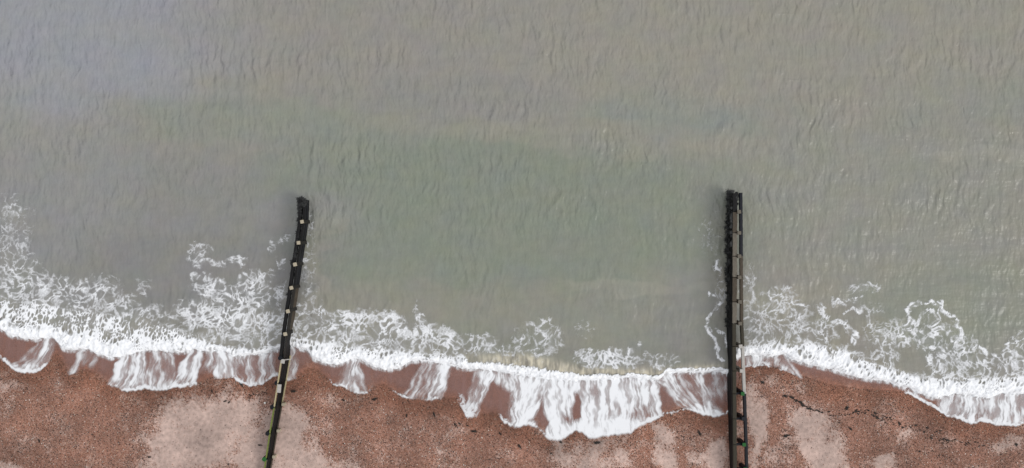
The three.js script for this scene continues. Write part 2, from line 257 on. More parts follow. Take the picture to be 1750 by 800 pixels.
stamp(488, 800, 500, 640, (u, v) => { const b = FRONT(u), top = 548 + 30 * ss(650, 790, u); return v < b ? 0.6 * ss(top - 12, top + 14, v) * ss(815, 760, u) : 0; });
strand([[1228, 446], [1226, 458], [1231, 470]], 2.2, 0.9); strand([[1231, 519], [1222, 524], [1212, 540], [1209, 560], [1215, 580], [1228, 598], [1236, 612]], 2.6, 0.95); strand([[1224, 563], [1238, 575], [1241, 592]], 3, 0.8); strand([[1214, 506], [1222, 508]], 2.4, 0.8);
// right bay
for (const e of [[1280, 500, 12, 44, 0.36], [1284, 560, 16, 40, 0.36], [1330, 500, 24, 10, 0.4], [1342, 514, 24, 9, 0.52], [1330, 540, 50, 26, 0.46], [1310, 565, 30, 26, 0.45], [1380, 570, 46, 24, 0.46], [1300, 590, 30, 14, 0.5], [1480, 492, 26, 8, 0.42], [1485, 546, 10, 13, 0.62], [1440, 515, 24, 8, 0.36], [1525, 572, 30, 24, 0.52], [1515, 602, 18, 24, 0.5], [1480, 610, 20, 12, 0.42], [1690, 632, 66, 24, 0.55], [1610, 618, 26, 26, 0.52], [1640, 625, 34, 20, 0.46], [1600, 570, 26, 30, 0.36], [1720, 607, 11, 12, 0.75], [1597, 560, 13, 12, 0.8], [1572, 580, 20, 14, 0.46], [1645, 590, 22, 16, 0.42], [1745, 590, 20, 20, 0.42], [1495, 560, 20, 40, 0.28], [1800, 630, 90, 30, 0.5], [1830, 590, 60, 20, 0.4]]) patch(...e);
strand([[1315, 497], [1319, 510]], 2, 0.8); strand([[1330, 505], [1345, 510], [1372, 520]], 3.5, 0.75); strand([[1400, 524], [1408, 540], [1420, 550], [1440, 557], [1460, 568], [1458, 578]], 5, 0.8); strand([[1426, 520], [1430, 511], [1450, 512], [1462, 509], [1475, 510]], 2.2, 0.75); strand([[1440, 541], [1450, 532], [1470, 528], [1482, 531]], 2, 0.7);
strand([[1578, 592], [1568, 577], [1550, 556], [1552, 538], [1560, 522], [1571, 516], [1587, 514], [1600, 516], [1610, 526], [1620, 532], [1628, 545], [1633, 556], [1641, 564], [1640, 576], [1649, 597]], 3, 0.88); strand([[1552, 545], [1562, 552], [1568, 545], [1587, 530], [1600, 538], [1604, 546]], 3, 0.75); strand([[1600, 519], [1610, 545], [1612, 558]], 2, 0.8); strand([[1562, 560], [1573, 580], [1578, 596]], 5, 0.72); strand([[1597, 560], [1612, 566], [1624, 576], [1630, 585]], 4, 0.75); strand([[1628, 594], [1632, 584], [1640, 580], [1650, 592], [1645, 606], [1634, 604], [1628, 594]], 2.2, 0.75); strand([[1652, 600], [1666, 597], [1680, 597], [1705, 605], [1716, 612], [1726, 604], [1750, 612]], 3.4, 0.85); strand([[1722, 590], [1735, 584], [1750, 578]], 3, 0.75); strand([[1606, 600], [1602, 615], [1598, 640]], 5, 0.7); strand([[1578, 592], [1590, 597], [1606, 590]], 3, 0.75);
// the breaker itself
for (let u = FU0; u <= FU1; u++) {
  const fu = fold(u), b = FRONT(u), c = CREST(u);
  for (let v = Math.floor(c - 16); v <= b; v++) {
    const t = (v - c) / Math.max(6, b - c) + (fu > 800 && fu < 1246 ? 0.12 : 0.4) * ss(0.9, 0.2, (v - c) / Math.max(6, b - c)) * fbm(X(u) * 0.9, Z(v) * 0.9, 198, 4);
    let d;
    if (fu < 300) d = mix(0.42, 0.66, clamp(t)) + 0.5 * ss(0.36, 0.8, t);
    else if (fu < 490) d = 0.45 + 0.62 * ss(-0.1, 0.3, t);
    else if (fu < 800) d = 0.58 + 0.5 * ss(0, 0.6, t);
    else if (fu < 1246) { d = 0.1 + 1.2 * ss(0.34, 0.66, t) - 0.15 * ss(1150, 1200, fu) * ss(0.7, 0.3, t); }
    else d = 0.52 + 0.5 * ss(-0.1, 0.35, t) + 0.12 * ss(0.5, 1, t);
    d *= ss(-0.55, 0.0, t) * (1 + 0.22 * noise(X(u) * 0.7, Z(v) * 0.9, 191));
    const k = (v - FV0) * FW + u - FU0; if (d > den[k]) den[k] = d;
  }
}
// backwash fans [top left, top right, foot left, foot right, strength, how far down]
const FANS = [[84, 93, 40, 60, 0.62, 1], [86, 100, 55, 86, 0.4, 1], [70, 96, 8, 84, 0.3, 1], [138, 150, 118, 130, 0.42, 1], [146, 170, 130, 156, 0.28, 0.8], [203, 225, 189, 212, 0.72, 1], [222, 252, 208, 246, 0.62, 1], [236, 248, 226, 240, 0.85, 1], [256, 300, 250, 305, 0.42, 1], [322, 348, 290, 334, 0.56, 1], [352, 372, 340, 372, 0.44, 0.7], [366, 396, 372, 402, 0.86, 0.95], [392, 470, 402, 470, 0.36, 1],
  [497, 508, 492, 507, 0.5, 1], [590, 614, 582, 600, 0.74, 1], [596, 614, 598, 630, 0.42, 1], [588, 600, 568, 588, 0.32, 1], [756, 773, 726, 740, 0.9, 0.92], [764, 776, 738, 752, 0.42, 1], [722, 760, 682, 728, 0.34, 1], [818, 846, 806, 815, 0.82, 0.9], [812, 850, 786, 815, 0.38, 1], [846, 890, 846, 900, 0.5, 0.45], [880, 948, 879, 901, 0.95, 1], [872, 900, 862, 882, 0.4, 1], [922, 962, 944, 978, 0.95, 1], [940, 985, 950, 979, 0.8, 1], [978, 992, 980, 996, 0.42, 1], [986, 1060, 994, 1062, 0.82, 1], [1040, 1112, 1046, 1118, 0.78, 1], [1096, 1120, 1108, 1131, 0.72, 1], [1120, 1150, 1170, 1200, 0.42, 1], [1128, 1146, 1182, 1196, 0.86, 1], [1190, 1199, 1208, 1222, 0.7, 1], [1150, 1190, 1200, 1240, 0.28, 1], [1200, 1245, 1215, 1245, 0.24, 0.7],
  [1272, 1306, 1272, 1304, 0.6, 1], [1306, 1345, 1306, 1345, 0.34, 0.9], [1330, 1350, 1345, 1368, 0.42, 1], [1596, 1640, 1606, 1632, 0.36, 1], [1622, 1650, 1612, 1640, 0.72, 1], [1644, 1676, 1634, 1662, 0.84, 1], [1672, 1700, 1664, 1692, 0.36, 1], [1692, 1760, 1686, 1760, 0.74, 1], [1750, 1900, 1750, 1900, 0.6, 1], [1545, 1562, 1552, 1600, 0.4, 1]];
const EDGES = [[4, 86, 0.85, 4], [188, 342, 0.85, 4], [402, 474, 0.85, 3.5], [568, 632, 0.6, 2.5], [676, 702, 0.6, 2.5], [726, 748, 0.6, 2.5], [786, 812, 0.34, 12], [858, 940, 0.7, 4], [930, 1134, 1.05, 5], [1130, 1190, 0.7, 2], [1186, 1246, 0.75, 3.5], [1274, 1350, 0.36, 5], [1546, 1780, 0.95, 4], [1780, 1940, 0.8, 4]];
const FOOT = [[1040, 735, 60, 22, 0.95], [960, 738, 22, 18, 0.95], [1190, 700, 16, 10, 0.6], [1215, 706, 14, 7, 0.6], [50, 630, 34, 8, 0.5], [895, 722, 18, 9, 0.6], [900, 690, 18, 30, 0.85, 20], [950, 680, 20, 34, 0.85]];
const HOLES = [[926, 702, 19, 24, 0.75, 25], [986, 705, 6, 30, 0.4], [1096, 706, 15, 15, 0.36], [965, 708, 4, 16, 0.4, -20], [845, 680, 26, 22, 0.3]];
// bubble nets: fields whose values are ranked 0..1, so that a density d covers the share d of the water
function ranker(sample) { const v = new Float32Array(20000); for (let i = 0; i < v.length; i++) v[i] = sample(rr(-40, 40), rr(-3, 14)); v.sort(); return (x) => { let a = 0, b = v.length - 1; while (a < b) { const m = (a + b) >> 1; if (v[m] < x) a = m + 1; else b = m; } return a / v.length; }; }
function warp(x, z, k, g = 1) { const a = x + g * (0.4 * noise(x * 0.7, z * 0.7, k) + 0.16 * noise(x * 1.9, z * 1.9, k + 1)), b = z + g * (0.4 * noise(x * 0.7, z * 0.7, k + 2) + 0.16 * noise(x * 1.9, z * 1.9, k + 3)); WX = a + 0.045 * noise(a * 4.5, b * 4.5, k + 4); WZ = b + 0.045 * noise(a * 4.5, b * 4.5, k + 5); }
let WX = 0, WZ = 0;
function bubble(x, y, k) { // 1 in the middle of a bubble hole, 0 in the foam between
  const i = Math.floor(x), j = Math.floor(y); let f1 = 9, f2 = 9;
  for (let q = -1; q < 2; q++) for (let p = -1; p < 2; p++) { const dx = i + p + h2(i + p, j + q, k) / 255 - x, dy = j + q + h2(j + q, i + p, k + 31) / 255 - y, d = dx * dx + dy * dy; if (d < f1) { f2 = f1; f1 = d; } else if (d < f2) f2 = d; }
  f1 = Math.sqrt(f1); f2 = Math.sqrt(f2); return clamp(0.75 * (f2 - f1) + 0.9 * (0.55 - f1) + 0.25);
}
function laceRaw(x, z) { warp(x, z, 150);
  const h1 = bubble(WX * 1.7, WZ * 1.7, 164), h2b = bubble(WX * 3.7, WZ * 3.7, 165), h3 = bubble(WX * 7.4, WZ * 7.4, 167);
  return Math.max(h1, h2b * 0.9, h3 * 0.74) + 0.3 * h2b * h1 + 0.42 * fbm(x * 0.8, z * 0.8, 170, 3) + 0.36 * fbm(WX * 3.4, WZ * 3.4, 166, 4); }
function boreRaw(x, z) { const zz = z * 0.55, sx = x + z * 0.2; warp(sx, zz, 180, 0.5);
  const h1 = bubble(WX * 3.6, WZ * 3.6, 184), h2b = bubble(WX * 7.2, WZ * 7.2, 185);
  const big = 0.5 + 0.9 * noise(x * 0.8, z * 0.8, 197); return Math.max(h1 * (0.55 + 0.4 * big), h2b * (0.95 - 0.4 * big)) + 0.55 * fbm(x * 0.9, z * 0.9, 187, 3) + 0.5 * fbm(WX * 2.4, WZ * 2.4, 188, 5); }
function streakRaw(t, sl, x, z) { return 0.5 * noise(t * 2.2, sl * 0.5, 121) + 0.3 * noise(t * 5.2, sl * 0.9, 122) + 0.24 * noise(t * 10, sl * 1.6, 127) + 0.46 * fbm(x * 2.4, z * 1.5, 123, 4); }
const rankL = ranker(laceRaw), rankB = ranker(boreRaw), rankS = ranker((x, z) => streakRaw(x, z, x, z));
function swashDensity(u, v, x, z) {
  const b = FRONT(u), r = REACH(u) + 2 * noise(x * 1.5, 7, 120) + 1.8 * noise(x * 4.5, 9, 128), s = (v - b) / Math.max(6, r - b); if (s > 1.03) return 0;
  let d = 0.4 * ss(10, 0, v - b), tt = 0;
  for (const f of FANS) {
    const e = s * s * 0.35 + s * 0.65, wob = 4 * noise(x * 0.8, z * 1.3, 194) + 2 * noise(x * 2, z * 3, 195), l = mix(f[0], f[2], e) + wob, q = mix(f[1], f[3], e) + wob; if (u < l - 8 || u > q + 8) continue;
    const w = f[4] * (f[0] > 860 && f[0] < 1120 ? 0.84 : 0.78) * (1 + 0.35 * noise(x * 0.9, z * 0.7, 129)) * ss(l - 8, l + 7, u) * ss(q + 8, q - 7, u) * (f[5] < 1 ? ss(f[5] + 0.25, f[5] - 0.25, s) : 1);
    if (w > d) { d = w; tt = mix(f[0], f[1], (u - l) / Math.max(3, q - l)); }
  }
  for (const h of HOLES) d -= ell(u, v, h);
  for (const e of FOOT) d = Math.max(d, ell(u, v, e));
  // strung along the flow
  const t = (tt || u) / M2, sl = s * (r - b) / M2;
  const T = rankS(streakRaw(t, sl, x, z)) * 0.9;
  let a = ss(0.04, 0.3, d) * (0.44 * ss(-0.9, 0.15, d - T) + 0.5 * ss(-0.22, 0.5, d - T));
  for (const e of EDGES) if (u > e[0] - 6 && u < e[1] + 6) { const q = Math.abs(v - (r - e[3] * 0.6)) / e[3], n = clamp(0.5 + 0.8 * noise(x * 1.1, z * 1.1, 126) + 0.6 * noise(x * 5, z * 5, 124) + 0.4 * noise(x * 11, z * 11, 125)); if (q < 1.6) a = Math.max(a, 0.86 * ss(-0.3, 0.42, 0.9 * e[2] * ss(1.6, 0.1, q) * ss(e[0] - 6, e[0] + 6, u) * ss(e[1] + 6, e[1] - 6, u) - n * 0.8)); }
  return a * ss(1.03, 0.97, s);
}
const alpha = new Float32Array(FW * FH), rise = new Float32Array(FW * FH);
for (let j = 0; j < FH; j++) for (let i = 0; i < FW; i++) {
  const u = FU0 + i, v = FV0 + j, x = X(u), z = Z(v), k = j * FW + i, b0 = FRONT(u);
  if (v > REACH(u) + 8) continue;
  const b = b0 + 2.2 * noise(x * 2.6, 3, 130) + 0.6 * noise(x * 7, 5, 131), s0 = v - b;
  let a = 0;
  if (s0 > -4) a = swashDensity(u, Math.max(v, b0), x, z) * ss(-4, 0, s0);
  if (s0 < 3) {
    const w1 = 7 * noise(x * 0.9, z * 0.9, 132) + 4 * noise(x * 2.3, z * 2.3, 133), w2 = 7 * noise(x * 0.9, z * 0.9, 134) + 4 * noise(x * 2.3, z * 2.3, 135);
    const c = CREST(u), bore = ss(c - 6, c + 4, v);
    const su = clamp(Math.round(u + w1 * (1 - bore)) - FU0, 0, FW - 1), sv = clamp(Math.round(v + w2 * (1 - bore)) - FV0, 0, FH - 1);
    let d = s0 > -9 ? Math.max(den[sv * FW + su], den[k], mix(0.8, 1.1, ss(-9, -2, s0))) : Math.max(den[sv * FW + su] * mix(0.92, 1, bore), bore * den[k]);
    if (d > 0.03) {
      const T = bore > 0.98 ? rankB(boreRaw(x, z)) : bore < 0.02 ? rankL(laceRaw(x, z)) : mix(rankL(laceRaw(x, z)), rankB(boreRaw(x, z)), bore);
      const cut = s0 > -0.5 ? ss(1.5, -0.5, s0) : 1;
      a = Math.max(a, ss(0.02, 0.2, d) * Math.min(1, 0.66 * ss(0.12, 0.85, d) * clamp(0.55 + 0.9 * fbm(x * 1.3, z * 1.3, 190, 4)) * ss(1.25, 0.25, T) + 0.8 * ss(-0.2, 0.34, d - T) * mix(clamp(0.62 + 0.75 * fbm(x * 1.1 + 9, z * 1.1, 192, 3) + 0.35 * noise(x * 8.5, z * 8.5, 193), 0.12, 1), 1, clamp(Math.max(bore, ss(0.7, 1, d))))) * cut * mix(0.92, 1.04, bore));
    }
    rise[k] = (0.045 + 0.04 * ss(CREST(u), CREST(u) + 8, v)) * ss(0.45, 1, d) * (0.6 + 0.9 * noise(x * 2.2, z * 2.2, 145) + 0.6 * noise(x * 5, z * 5, 146));
  }
  alpha[k] = a;
}
const foamMat = new THREE.MeshStandardMaterial({ color: new THREE.Color().setRGB(0.92, 0.935, 0.955), vertexColors: true, transparent: true, roughness: 0.75, side: THREE.DoubleSide });
const leftLine = (v) => 529 - (v - 340) * 0.155, rightLine = (v) => 1256 + (v - 340) * 0.01;
function foamPiece(name, inside, label) {
  const id = new Int32Array(FW * FH).fill(-1), pos = [], col = [], idx = [];
  const get = (i, j) => { const k = j * FW + i; if (id[k] < 0) { const x = X(FU0 + i), z = Z(FV0 + j); id[k] = pos.length / 3; pos.push(x, surfaceY(x, z) + 0.016 + 0.03 * ss(CREST(FU0 + i), CREST(FU0 + i) + 8, FV0 + j) * ss(FRONT(FU0 + i) + 1, FRONT(FU0 + i) - 3, FV0 + j) + rise[k], z); col.push(1, 1, 1, alpha[k]); } return id[k]; };
  for (let j = 0; j < FH - 1; j++) for (let i = 0; i < FW - 1; i++) {
    const k = j * FW + i; if (alpha[k] + alpha[k + 1] + alpha[k + FW] + alpha[k + FW + 1] < 0.05 || !inside(FU0 + i, FV0 + j)) continue;
    const a = get(i, j), c = get(i + 1, j), d = get(i, j + 1), e = get(i + 1, j + 1); idx.push(a, d, c, c, d, e);
  }
  const g = new THREE.BufferGeometry(); g.setAttribute('position', new THREE.Float32BufferAttribute(pos, 3)); g.setAttribute('color', new THREE.Float32BufferAttribute(col, 4)); g.setIndex(idx); g.computeVertexNormals();
  tag(mesh(name, g, foamMat), label, 'foam', null, 'stuff');
}
const bays = [['left of the left groyne', (u, v) => u < leftLine(v)], ['in the bay between the two groynes', (u, v) => u >= leftLine(v) && u < rightLine(v)], ['right of the right groyne', (u, v) => u >= rightLine(v)]];
for (const [where, inBay] of bays) {
  foamPiece('surf_foam', (u, v) => inBay(u, v) && v < FRONT(u) - 1, `white lacy surf foam of the breaking wave ${where}`);
  foamPiece('backwash_foam', (u, v) => inBay(u, v) && v >= FRONT(u) - 1, `streaky white backwash foam on the shingle ${where}`);
}

// ---------------------------------------------------------------- pebbles on the beach
{
  const g = new THREE.IcosahedronGeometry(1, 0), mats = new THREE.MeshStandardMaterial({ color: 0xffffff, roughness: 0.8 });
  const N = 300000, o = new THREE.InstancedMesh(g, mats, N), m = new THREE.Matrix4(), q = new THREE.Quaternion(), eu = new THREE.Euler(), c = new THREE.Color(), p = new THREE.Vector3(), s = new THREE.Vector3();
  const kinds = [[162, 112, 90], [146, 96, 72], [130, 84, 64], [172, 130, 108], [112, 78, 62], [184, 150, 132], [158, 102, 72], [136, 110, 98]];
  let n = 0;
  while (n < N) {
    const u = rr(-150, 1900), v = rr(595, 860), r = REACH(u); if (v < r - 4) continue;
    const sd = sandAt(u, v), x = X(u), z = Z(v);
    const edge = Math.max(0, 1 - Math.abs(sd - 0.42) * 5), keep = mix(1, 0.02, ss(0.08, 0.8, sd));
    if (rnd() > keep) continue;
    const bright = rnd() < 0.03 + 0.04 * edge, dark = !bright && rnd() < 0.06 + 0.2 * edge;
    const k = bright ? [[214, 200, 188], [232, 226, 218], [200, 176, 150]][Math.floor(rnd() * 3)] : dark ? [58, 46, 42] : [...kinds[Math.floor(rnd() * kinds.length)]];
    const wet = ss(r + 40, r + 6, v + 14 * fbm(x * 0.7, z * 0.7, 72, 2)), f = rr(0.88, 1.06) * mix(0.98, 0.84, wet) * (1 + 0.2 * fbm(x * 0.5, z * 0.5, 73, 4) + 0.16 * fbm(x * 0.16, z * 0.22, 75, 3)); if (!bright && !dark) for (let q = 0; q < 3; q++) k[q] = [149, 106, 86][q] + 0.75 * (k[q] - [149, 106, 86][q]);
    c.setRGB(lin(clamp(k[0] * f, 0, 255)), lin(clamp(k[1] * f * mix(1, 0.95, wet), 0, 255)), lin(clamp(k[2] * f * mix(1, 0.9, wet), 0, 255)));
    const R = bright ? 0.014 + 0.026 * rnd() * rnd() : dark ? rr(0.015, 0.035) : 0.012 + 0.022 * rnd() * rnd();
    p.set(x, beachY(x, z) + R * 0.25, z); eu.set(rr(-0.4, 0.4), rr(0, 6.3), rr(-0.4, 0.4)); q.setFromEuler(eu); s.set(R * rr(0.9, 1.4), R * rr(0.45, 0.7), R * rr(0.7, 1.1));
    m.compose(p, q, s); o.setMatrixAt(n, m); o.setColorAt(n, c); n++;
  }
  o.name = 'pebbles'; o.castShadow = o.receiveShadow = true; scene.add(o);
  tag(o, 'loose red brown pebbles scattered over the shingle beach', 'pebbles', null, 'stuff');
}

// ---------------------------------------------------------------- groynes
const at = (u, v, y) => new THREE.Vector3(X(u) * (CAM_H - y) / CAM_H, y, Z(v) * (CAM_H - y) / CAM_H); // surveyed plan point brought to a timber's height
function wood(base, vary, k, rough = 0.75, bs = 0.006) {
  const map = texture(128, 256, (i, j, o) => { const n = 0.6 * noise(i * 0.22, j * 0.018, k) + 0.5 * fbm(i * 0.07, j * 0.05, k + 3, 3) + 0.25 * (rnd() - 0.5); for (let c = 0; c < 3; c++) o[c] = base[c] * (1 + vary * n); }, true, THREE.RepeatWrapping);
  const bump = texture(128, 256, (i, j, o) => { o[0] = o[1] = o[2] = 128 + 90 * noise(i * 0.3, j * 0.02, k) + 30 * (rnd() - 0.5); }, false, THREE.RepeatWrapping);
  return new THREE.MeshPhysicalMaterial({ map, bumpMap: bump, bumpScale: bs, roughness: rough, specularIntensity: 0.5 });
}
const MAT = {
  black: wood([13, 12, 13], 0.5, 201, 0.6), tar: wood([18, 21, 30], 0.5, 204, 0.5), grey: wood([104, 98, 88], 0.4, 207), brown: wood([76, 68, 58], 0.42, 210), dark: wood([40, 38, 35], 0.45, 213, 0.7), olive: wood([56, 52, 42], 0.4, 216, 0.7), pale: wood([176, 172, 166], 0.18, 219), cut: wood([172, 162, 142], 0.22, 222, 0.85), cream: wood([178, 166, 132], 0.3, 225), green: wood([38, 92, 44], 0.35, 228, 0.7), moss: wood([112, 122, 64], 0.35, 231, 0.8), navy: wood([14, 17, 25], 0.4, 234, 0.55),
};
const weedMat = new THREE.MeshStandardMaterial({ color: new THREE.Color().setRGB(0.012, 0.013, 0.012), roughness: 0.45, side: THREE.DoubleSide });
const wrackMat = new THREE.MeshStandardMaterial({ color: new THREE.Color().setRGB(0.016, 0.012, 0.009), roughness: 0.8, side: THREE.DoubleSide });
function timberGeometry(k) { // unit timber along z with hewn, slightly uneven faces
  const g = mergeVertices(new THREE.BoxGeometry(1, 1, 1, 2, 2, 6).deleteAttribute('normal').deleteAttribute('uv')), p = g.attributes.position, uv = [];
  for (let i = 0; i < p.count; i++) {
    const x = p.getX(i), y = p.getY(i), z = p.getZ(i), ex = Math.abs(x) > 0.49, ey = Math.abs(y) > 0.49, f = ex && ey ? 0.93 : 1;
    p.setXYZ(i, x * f * (1 + 0.10 * noise(z * 5, y * 3 + k, 240)) + 0.05 * noise(z * 3 + k, 1, 241), y * f * (1 + 0.05 * noise(z * 5 + k, x * 3, 242)), z + 0.004 * noise(x * 4, y * 4 + k, 243));
    uv.push(x * 0.8 + 0.5 + y * 0.4, z + k * 0.13);
  }
  g.setAttribute('uv', new THREE.Float32BufferAttribute(uv, 2)); const q = g.toNonIndexed(); q.computeVertexNormals(); return q;
}
const TIMBER = [1, 2, 3, 4, 5, 6].map((k) => timberGeometry(k * 3.7));
let tk = 0;
function beam(name, a, b, w, h, m, parent, roll = 0) { // from a to b, w across, h tall; parents stand at the origin of their groyne
  const o = new THREE.Mesh(TIMBER[tk++ % 6], m), L = a.distanceTo(b); o.name = name; o.castShadow = o.receiveShadow = true;
  o.position.addVectors(a, b).multiplyScalar(0.5).sub(parent.userData.base); o.up.set(0, 1, 0); o.lookAt(b.clone().sub(a).add(o.position)); if (roll) o.rotateZ(roll); o.scale.set(w, h, L); parent.add(o); return o;
}
const roundPile = (() => { const g = new THREE.CylinderGeometry(0.5, 0.52, 1, 14, 6); const p = g.attributes.position; for (let i = 0; i < p.count; i++) { const y = p.getY(i), a = Math.atan2(p.getZ(i), p.getX(i)), f = 1 + 0.08 * noise(Math.cos(a) * 2 + 4, Math.sin(a) * 2 + y, 250); p.setX(i, p.getX(i) * f); p.setZ(i, p.getZ(i) * f); } g.computeVertexNormals(); return g; })();
const squarePile = (() => { const g = timberGeometry(9.1); g.rotateX(Math.PI / 2); return g; })();
function pile(x, z, y0, y1, w, m, capMat, parent, round, turn = 0, label) {
  const o = new THREE.Mesh(round ? roundPile : squarePile, m); o.name = 'pile'; o.castShadow = o.receiveShadow = true; o.rotation.y = turn;
  o.position.set(x, (y0 + y1) / 2, z).sub(parent.userData.base); o.scale.set(w, y1 - y0, w); parent.add(o);
  if (capMat) { const c = new THREE.Mesh(round ? roundPile : squarePile, capMat); c.name = 'pile_top'; c.castShadow = c.receiveShadow = true; const hh = 0.04 / (y1 - y0); c.scale.set(0.96, hh, 0.96); c.position.y = 0.5 + hh * 0.45; o.add(c); }
  if (label) o.userData.label = label; return o;
}
function tuftGeometry(n, len, wide, flat, lift) { // a clump of curling weed blades
  const pos = [], idx = [];
  for (let i = 0; i < n; i++) {
    const a = rr(0, 6.283), L = len * rr(0.4, 1), w = wide * rr(0.5, 1), bx = rr(-1, 1) * len * 0.35, bz = rr(-1, 1) * len * 0.35, curl = rr(-1.6, 1.6), h = lift * rr(0.3, 1); let x = bx, z = bz, d = a, base = pos.length / 3;
    for (let k = 0; k < 5; k++) { const t = k / 4, ww = w * (1 - 0.8 * t * t), px = Math.cos(d + 1.57) * ww, pz = Math.sin(d + 1.57) * ww, y = h * Math.sin(Math.min(1, t * 1.2) * 2.6) + flat * (1 - t); pos.push(x + px, y + rr(0, 0.01), z + pz, x - px, y + rr(0, 0.012), z - pz); x += Math.cos(d) * L / 4; z += Math.sin(d) * L / 4; d += curl / 4; if (k) { const q = base + k * 2; idx.push(q - 2, q - 1, q, q, q - 1, q + 1); } }
  }
  const g = new THREE.BufferGeometry(); g.setAttribute('position', new THREE.Float32BufferAttribute(pos, 3)); g.setIndex(idx); g.computeVertexNormals(); return g;
}
const WEED = [0, 1, 2, 3].map(() => tuftGeometry(34, 0.36, 0.035, 0.08, 0.12));
function tuft(p, s, parent, sy = 1) { const o = new THREE.Mesh(WEED[Math.floor(rnd() * 4)], weedMat); o.name = 'seaweed_tuft'; o.castShadow = o.receiveShadow = true; o.position.copy(p).sub(parent.userData.base); o.rotation.y = rr(0, 6.28); o.scale.set(s, s * sy, s); parent.add(o); return o; }
const along = (pts) => (v) => { let i = 0; while (i < pts.length - 2 && pts[i + 1][0] < v) i++; const [a, p] = pts[i], [b, q] = pts[i + 1]; return p + (q - p) * (v - a) / (b - a); };
const ground = (x, z) => Math.max(-0.35, beachY(x, z) - 0.12);

function boards(g, lineU, vs, top, mats, thick = 0.1) { // horizontal boards, bay by bay, stacked down to the ground
  for (let i = 0; i < vs.length - 1; i++) {
    const A = at(lineU(vs[i]), vs[i], top), B = at(lineU(vs[i + 1]), vs[i + 1], top), y0 = Math.min(ground(A.x, A.z), ground(B.x, B.z));
    for (let k = 0, y = top; y > y0; k++, y -= 0.235) {
      const a = A.clone().setY(y - 0.115 + rr(-0.01, 0.01)), b = B.clone().setY(y - 0.115 + rr(-0.01, 0.01)), e = b.clone().sub(a).multiplyScalar(0.004), off = rr(-0.012, 0.012); a.x += off; b.x += off;
      beam('board', a.add(e), b.sub(e), thick, 0.222, mats(i, k), g);
    }
  }
}
// ---- right groyne: boarded wall to the west, piles and waler to the east
{
  const g = new THREE.Group(); g.name = 'timber_groyne'; numbered('timber_groyne'); g.userData.base = at(1255, 560, 0); g.position.copy(g.userData.base); scene.add(g);
  const vs = [330]; for (const v of [362, 398, 438, 474, 516, 553, 592, 634, 673, 716, 760, 802, 844, 888, 932]) vs.push(v);
  const TOP = 1.2, wall = along([[330, 1253.5], [560, 1252.5], [800, 1254], [940, 1258]]), capW = along([[330, 0.3], [540, 0.3], [570, 0.25], [940, 0.25]]);
  const pileU = along([[362, 1263.2], [474, 1264], [553, 1265], [592, 1265.8], [634, 1267.5], [673, 1269.2], [716, 1270.5], [760, 1271.8], [932, 1279]]), walerU = along([[330, 1265.8], [553, 1267.2], [592, 1269], [634, 1270.2], [673, 1272], [760, 1275], [800, 1276], [932, 1282]]);
  boards(g, wall, vs, TOP, (i, k) => k === 0 && i > 6 ? MAT.dark : MAT.black);
  for (let i = 0; i < vs.length - 1; i++) {
    const v0 = vs[i] + 0.6, v1 = vs[i + 1] - 0.6, w = capW((v0 + v1) / 2), y = TOP + 0.035, off = w / 2 - 0.04;
    const a = at(wall(v0), v0, y), b = at(wall(v1), v1, y); a.x += off; b.x += off;
    beam('cap_board', a, b, w, 0.07, i === 0 ? MAT.black : i < 6 ? (i % 3 === 1 ? MAT.brown : MAT.grey) : MAT.olive, g);
    const yw = TOP - 0.02; // waler
    beam('waler', at(walerU(v0), v0 - 1, yw), at(walerU(v1), v1, yw), 0.2, 0.22, i < 3 ? MAT.tar : i < 6 ? MAT.brown : i < 7 ? MAT.olive : i < 9 ? MAT.pale : MAT.navy, g, rr(-0.05, 0.05));
  }
  for (let i = 1; i < vs.length; i++) {
    const v = vs[i], T = TOP + 0.14, p = at(pileU(v), v, T), y0 = beachY(p.x, p.z) - 0.35;
    pile(p.x, p.z, y0, T, 0.25, i < 7 ? MAT.brown : i < 9 ? MAT.grey : MAT.navy, i === 9 || i === 11 ? MAT.green : i === 10 ? null : i < 7 ? MAT.grey : i < 9 ? MAT.pale : MAT.green, g, false, rr(-0.08, 0.08), i === 9 || i === 11 ? 'pile with a bright green top' : undefined);
    if (i > 6) { const a = at(wall(v), v, TOP - 0.1), b = p.clone().setY(TOP - 0.1); a.x += 0.06; beam('tie_beam', a, b, 0.16, 0.16, i < 9 ? MAT.brown : MAT.navy, g); }
  }
  for (let k = 0; k < 120; k++) { const v = 327 + 235 * Math.pow(rnd(), 1.25), y = rr(0.05, 0.85), p = at(wall(v), v, TOP); p.y = y; p.x -= 0.05 + 0.1 * rnd() * (1 - y * 0.5); if (seaY(p.x, p.z) < 2) tuft(p, rr(0.3, 0.75) * (v < 470 ? 1 : 0.7), g); }
  for (let k = 0; k < 26; k++) { const v = rr(327, 352), p = at(rr(1252, 1263), v, TOP); p.y = rr(0.9, 1.22); tuft(p, rr(0.28, 0.55), g); }
  for (let k = 0; k < 24; k++) { const v = rr(352, 430), p = at(rr(1250, 1254), v, TOP); p.y = TOP - 0.02; tuft(p, rr(0.35, 0.6), g, 0.5); }
  for (let k = 0; k < 18; k++) { const v = 360 + 90 * rnd(), p = at(walerU(v) + rr(-1, 1), v, TOP); p.y = TOP + 0.06; tuft(p, rr(0.25, 0.4), g, 0.4); }
  delete g.userData.base;
  tag(g, 'weathered timber groyne on the right with weedy black boards and green topped piles', 'groyne', 'timber groynes running into the sea');
}
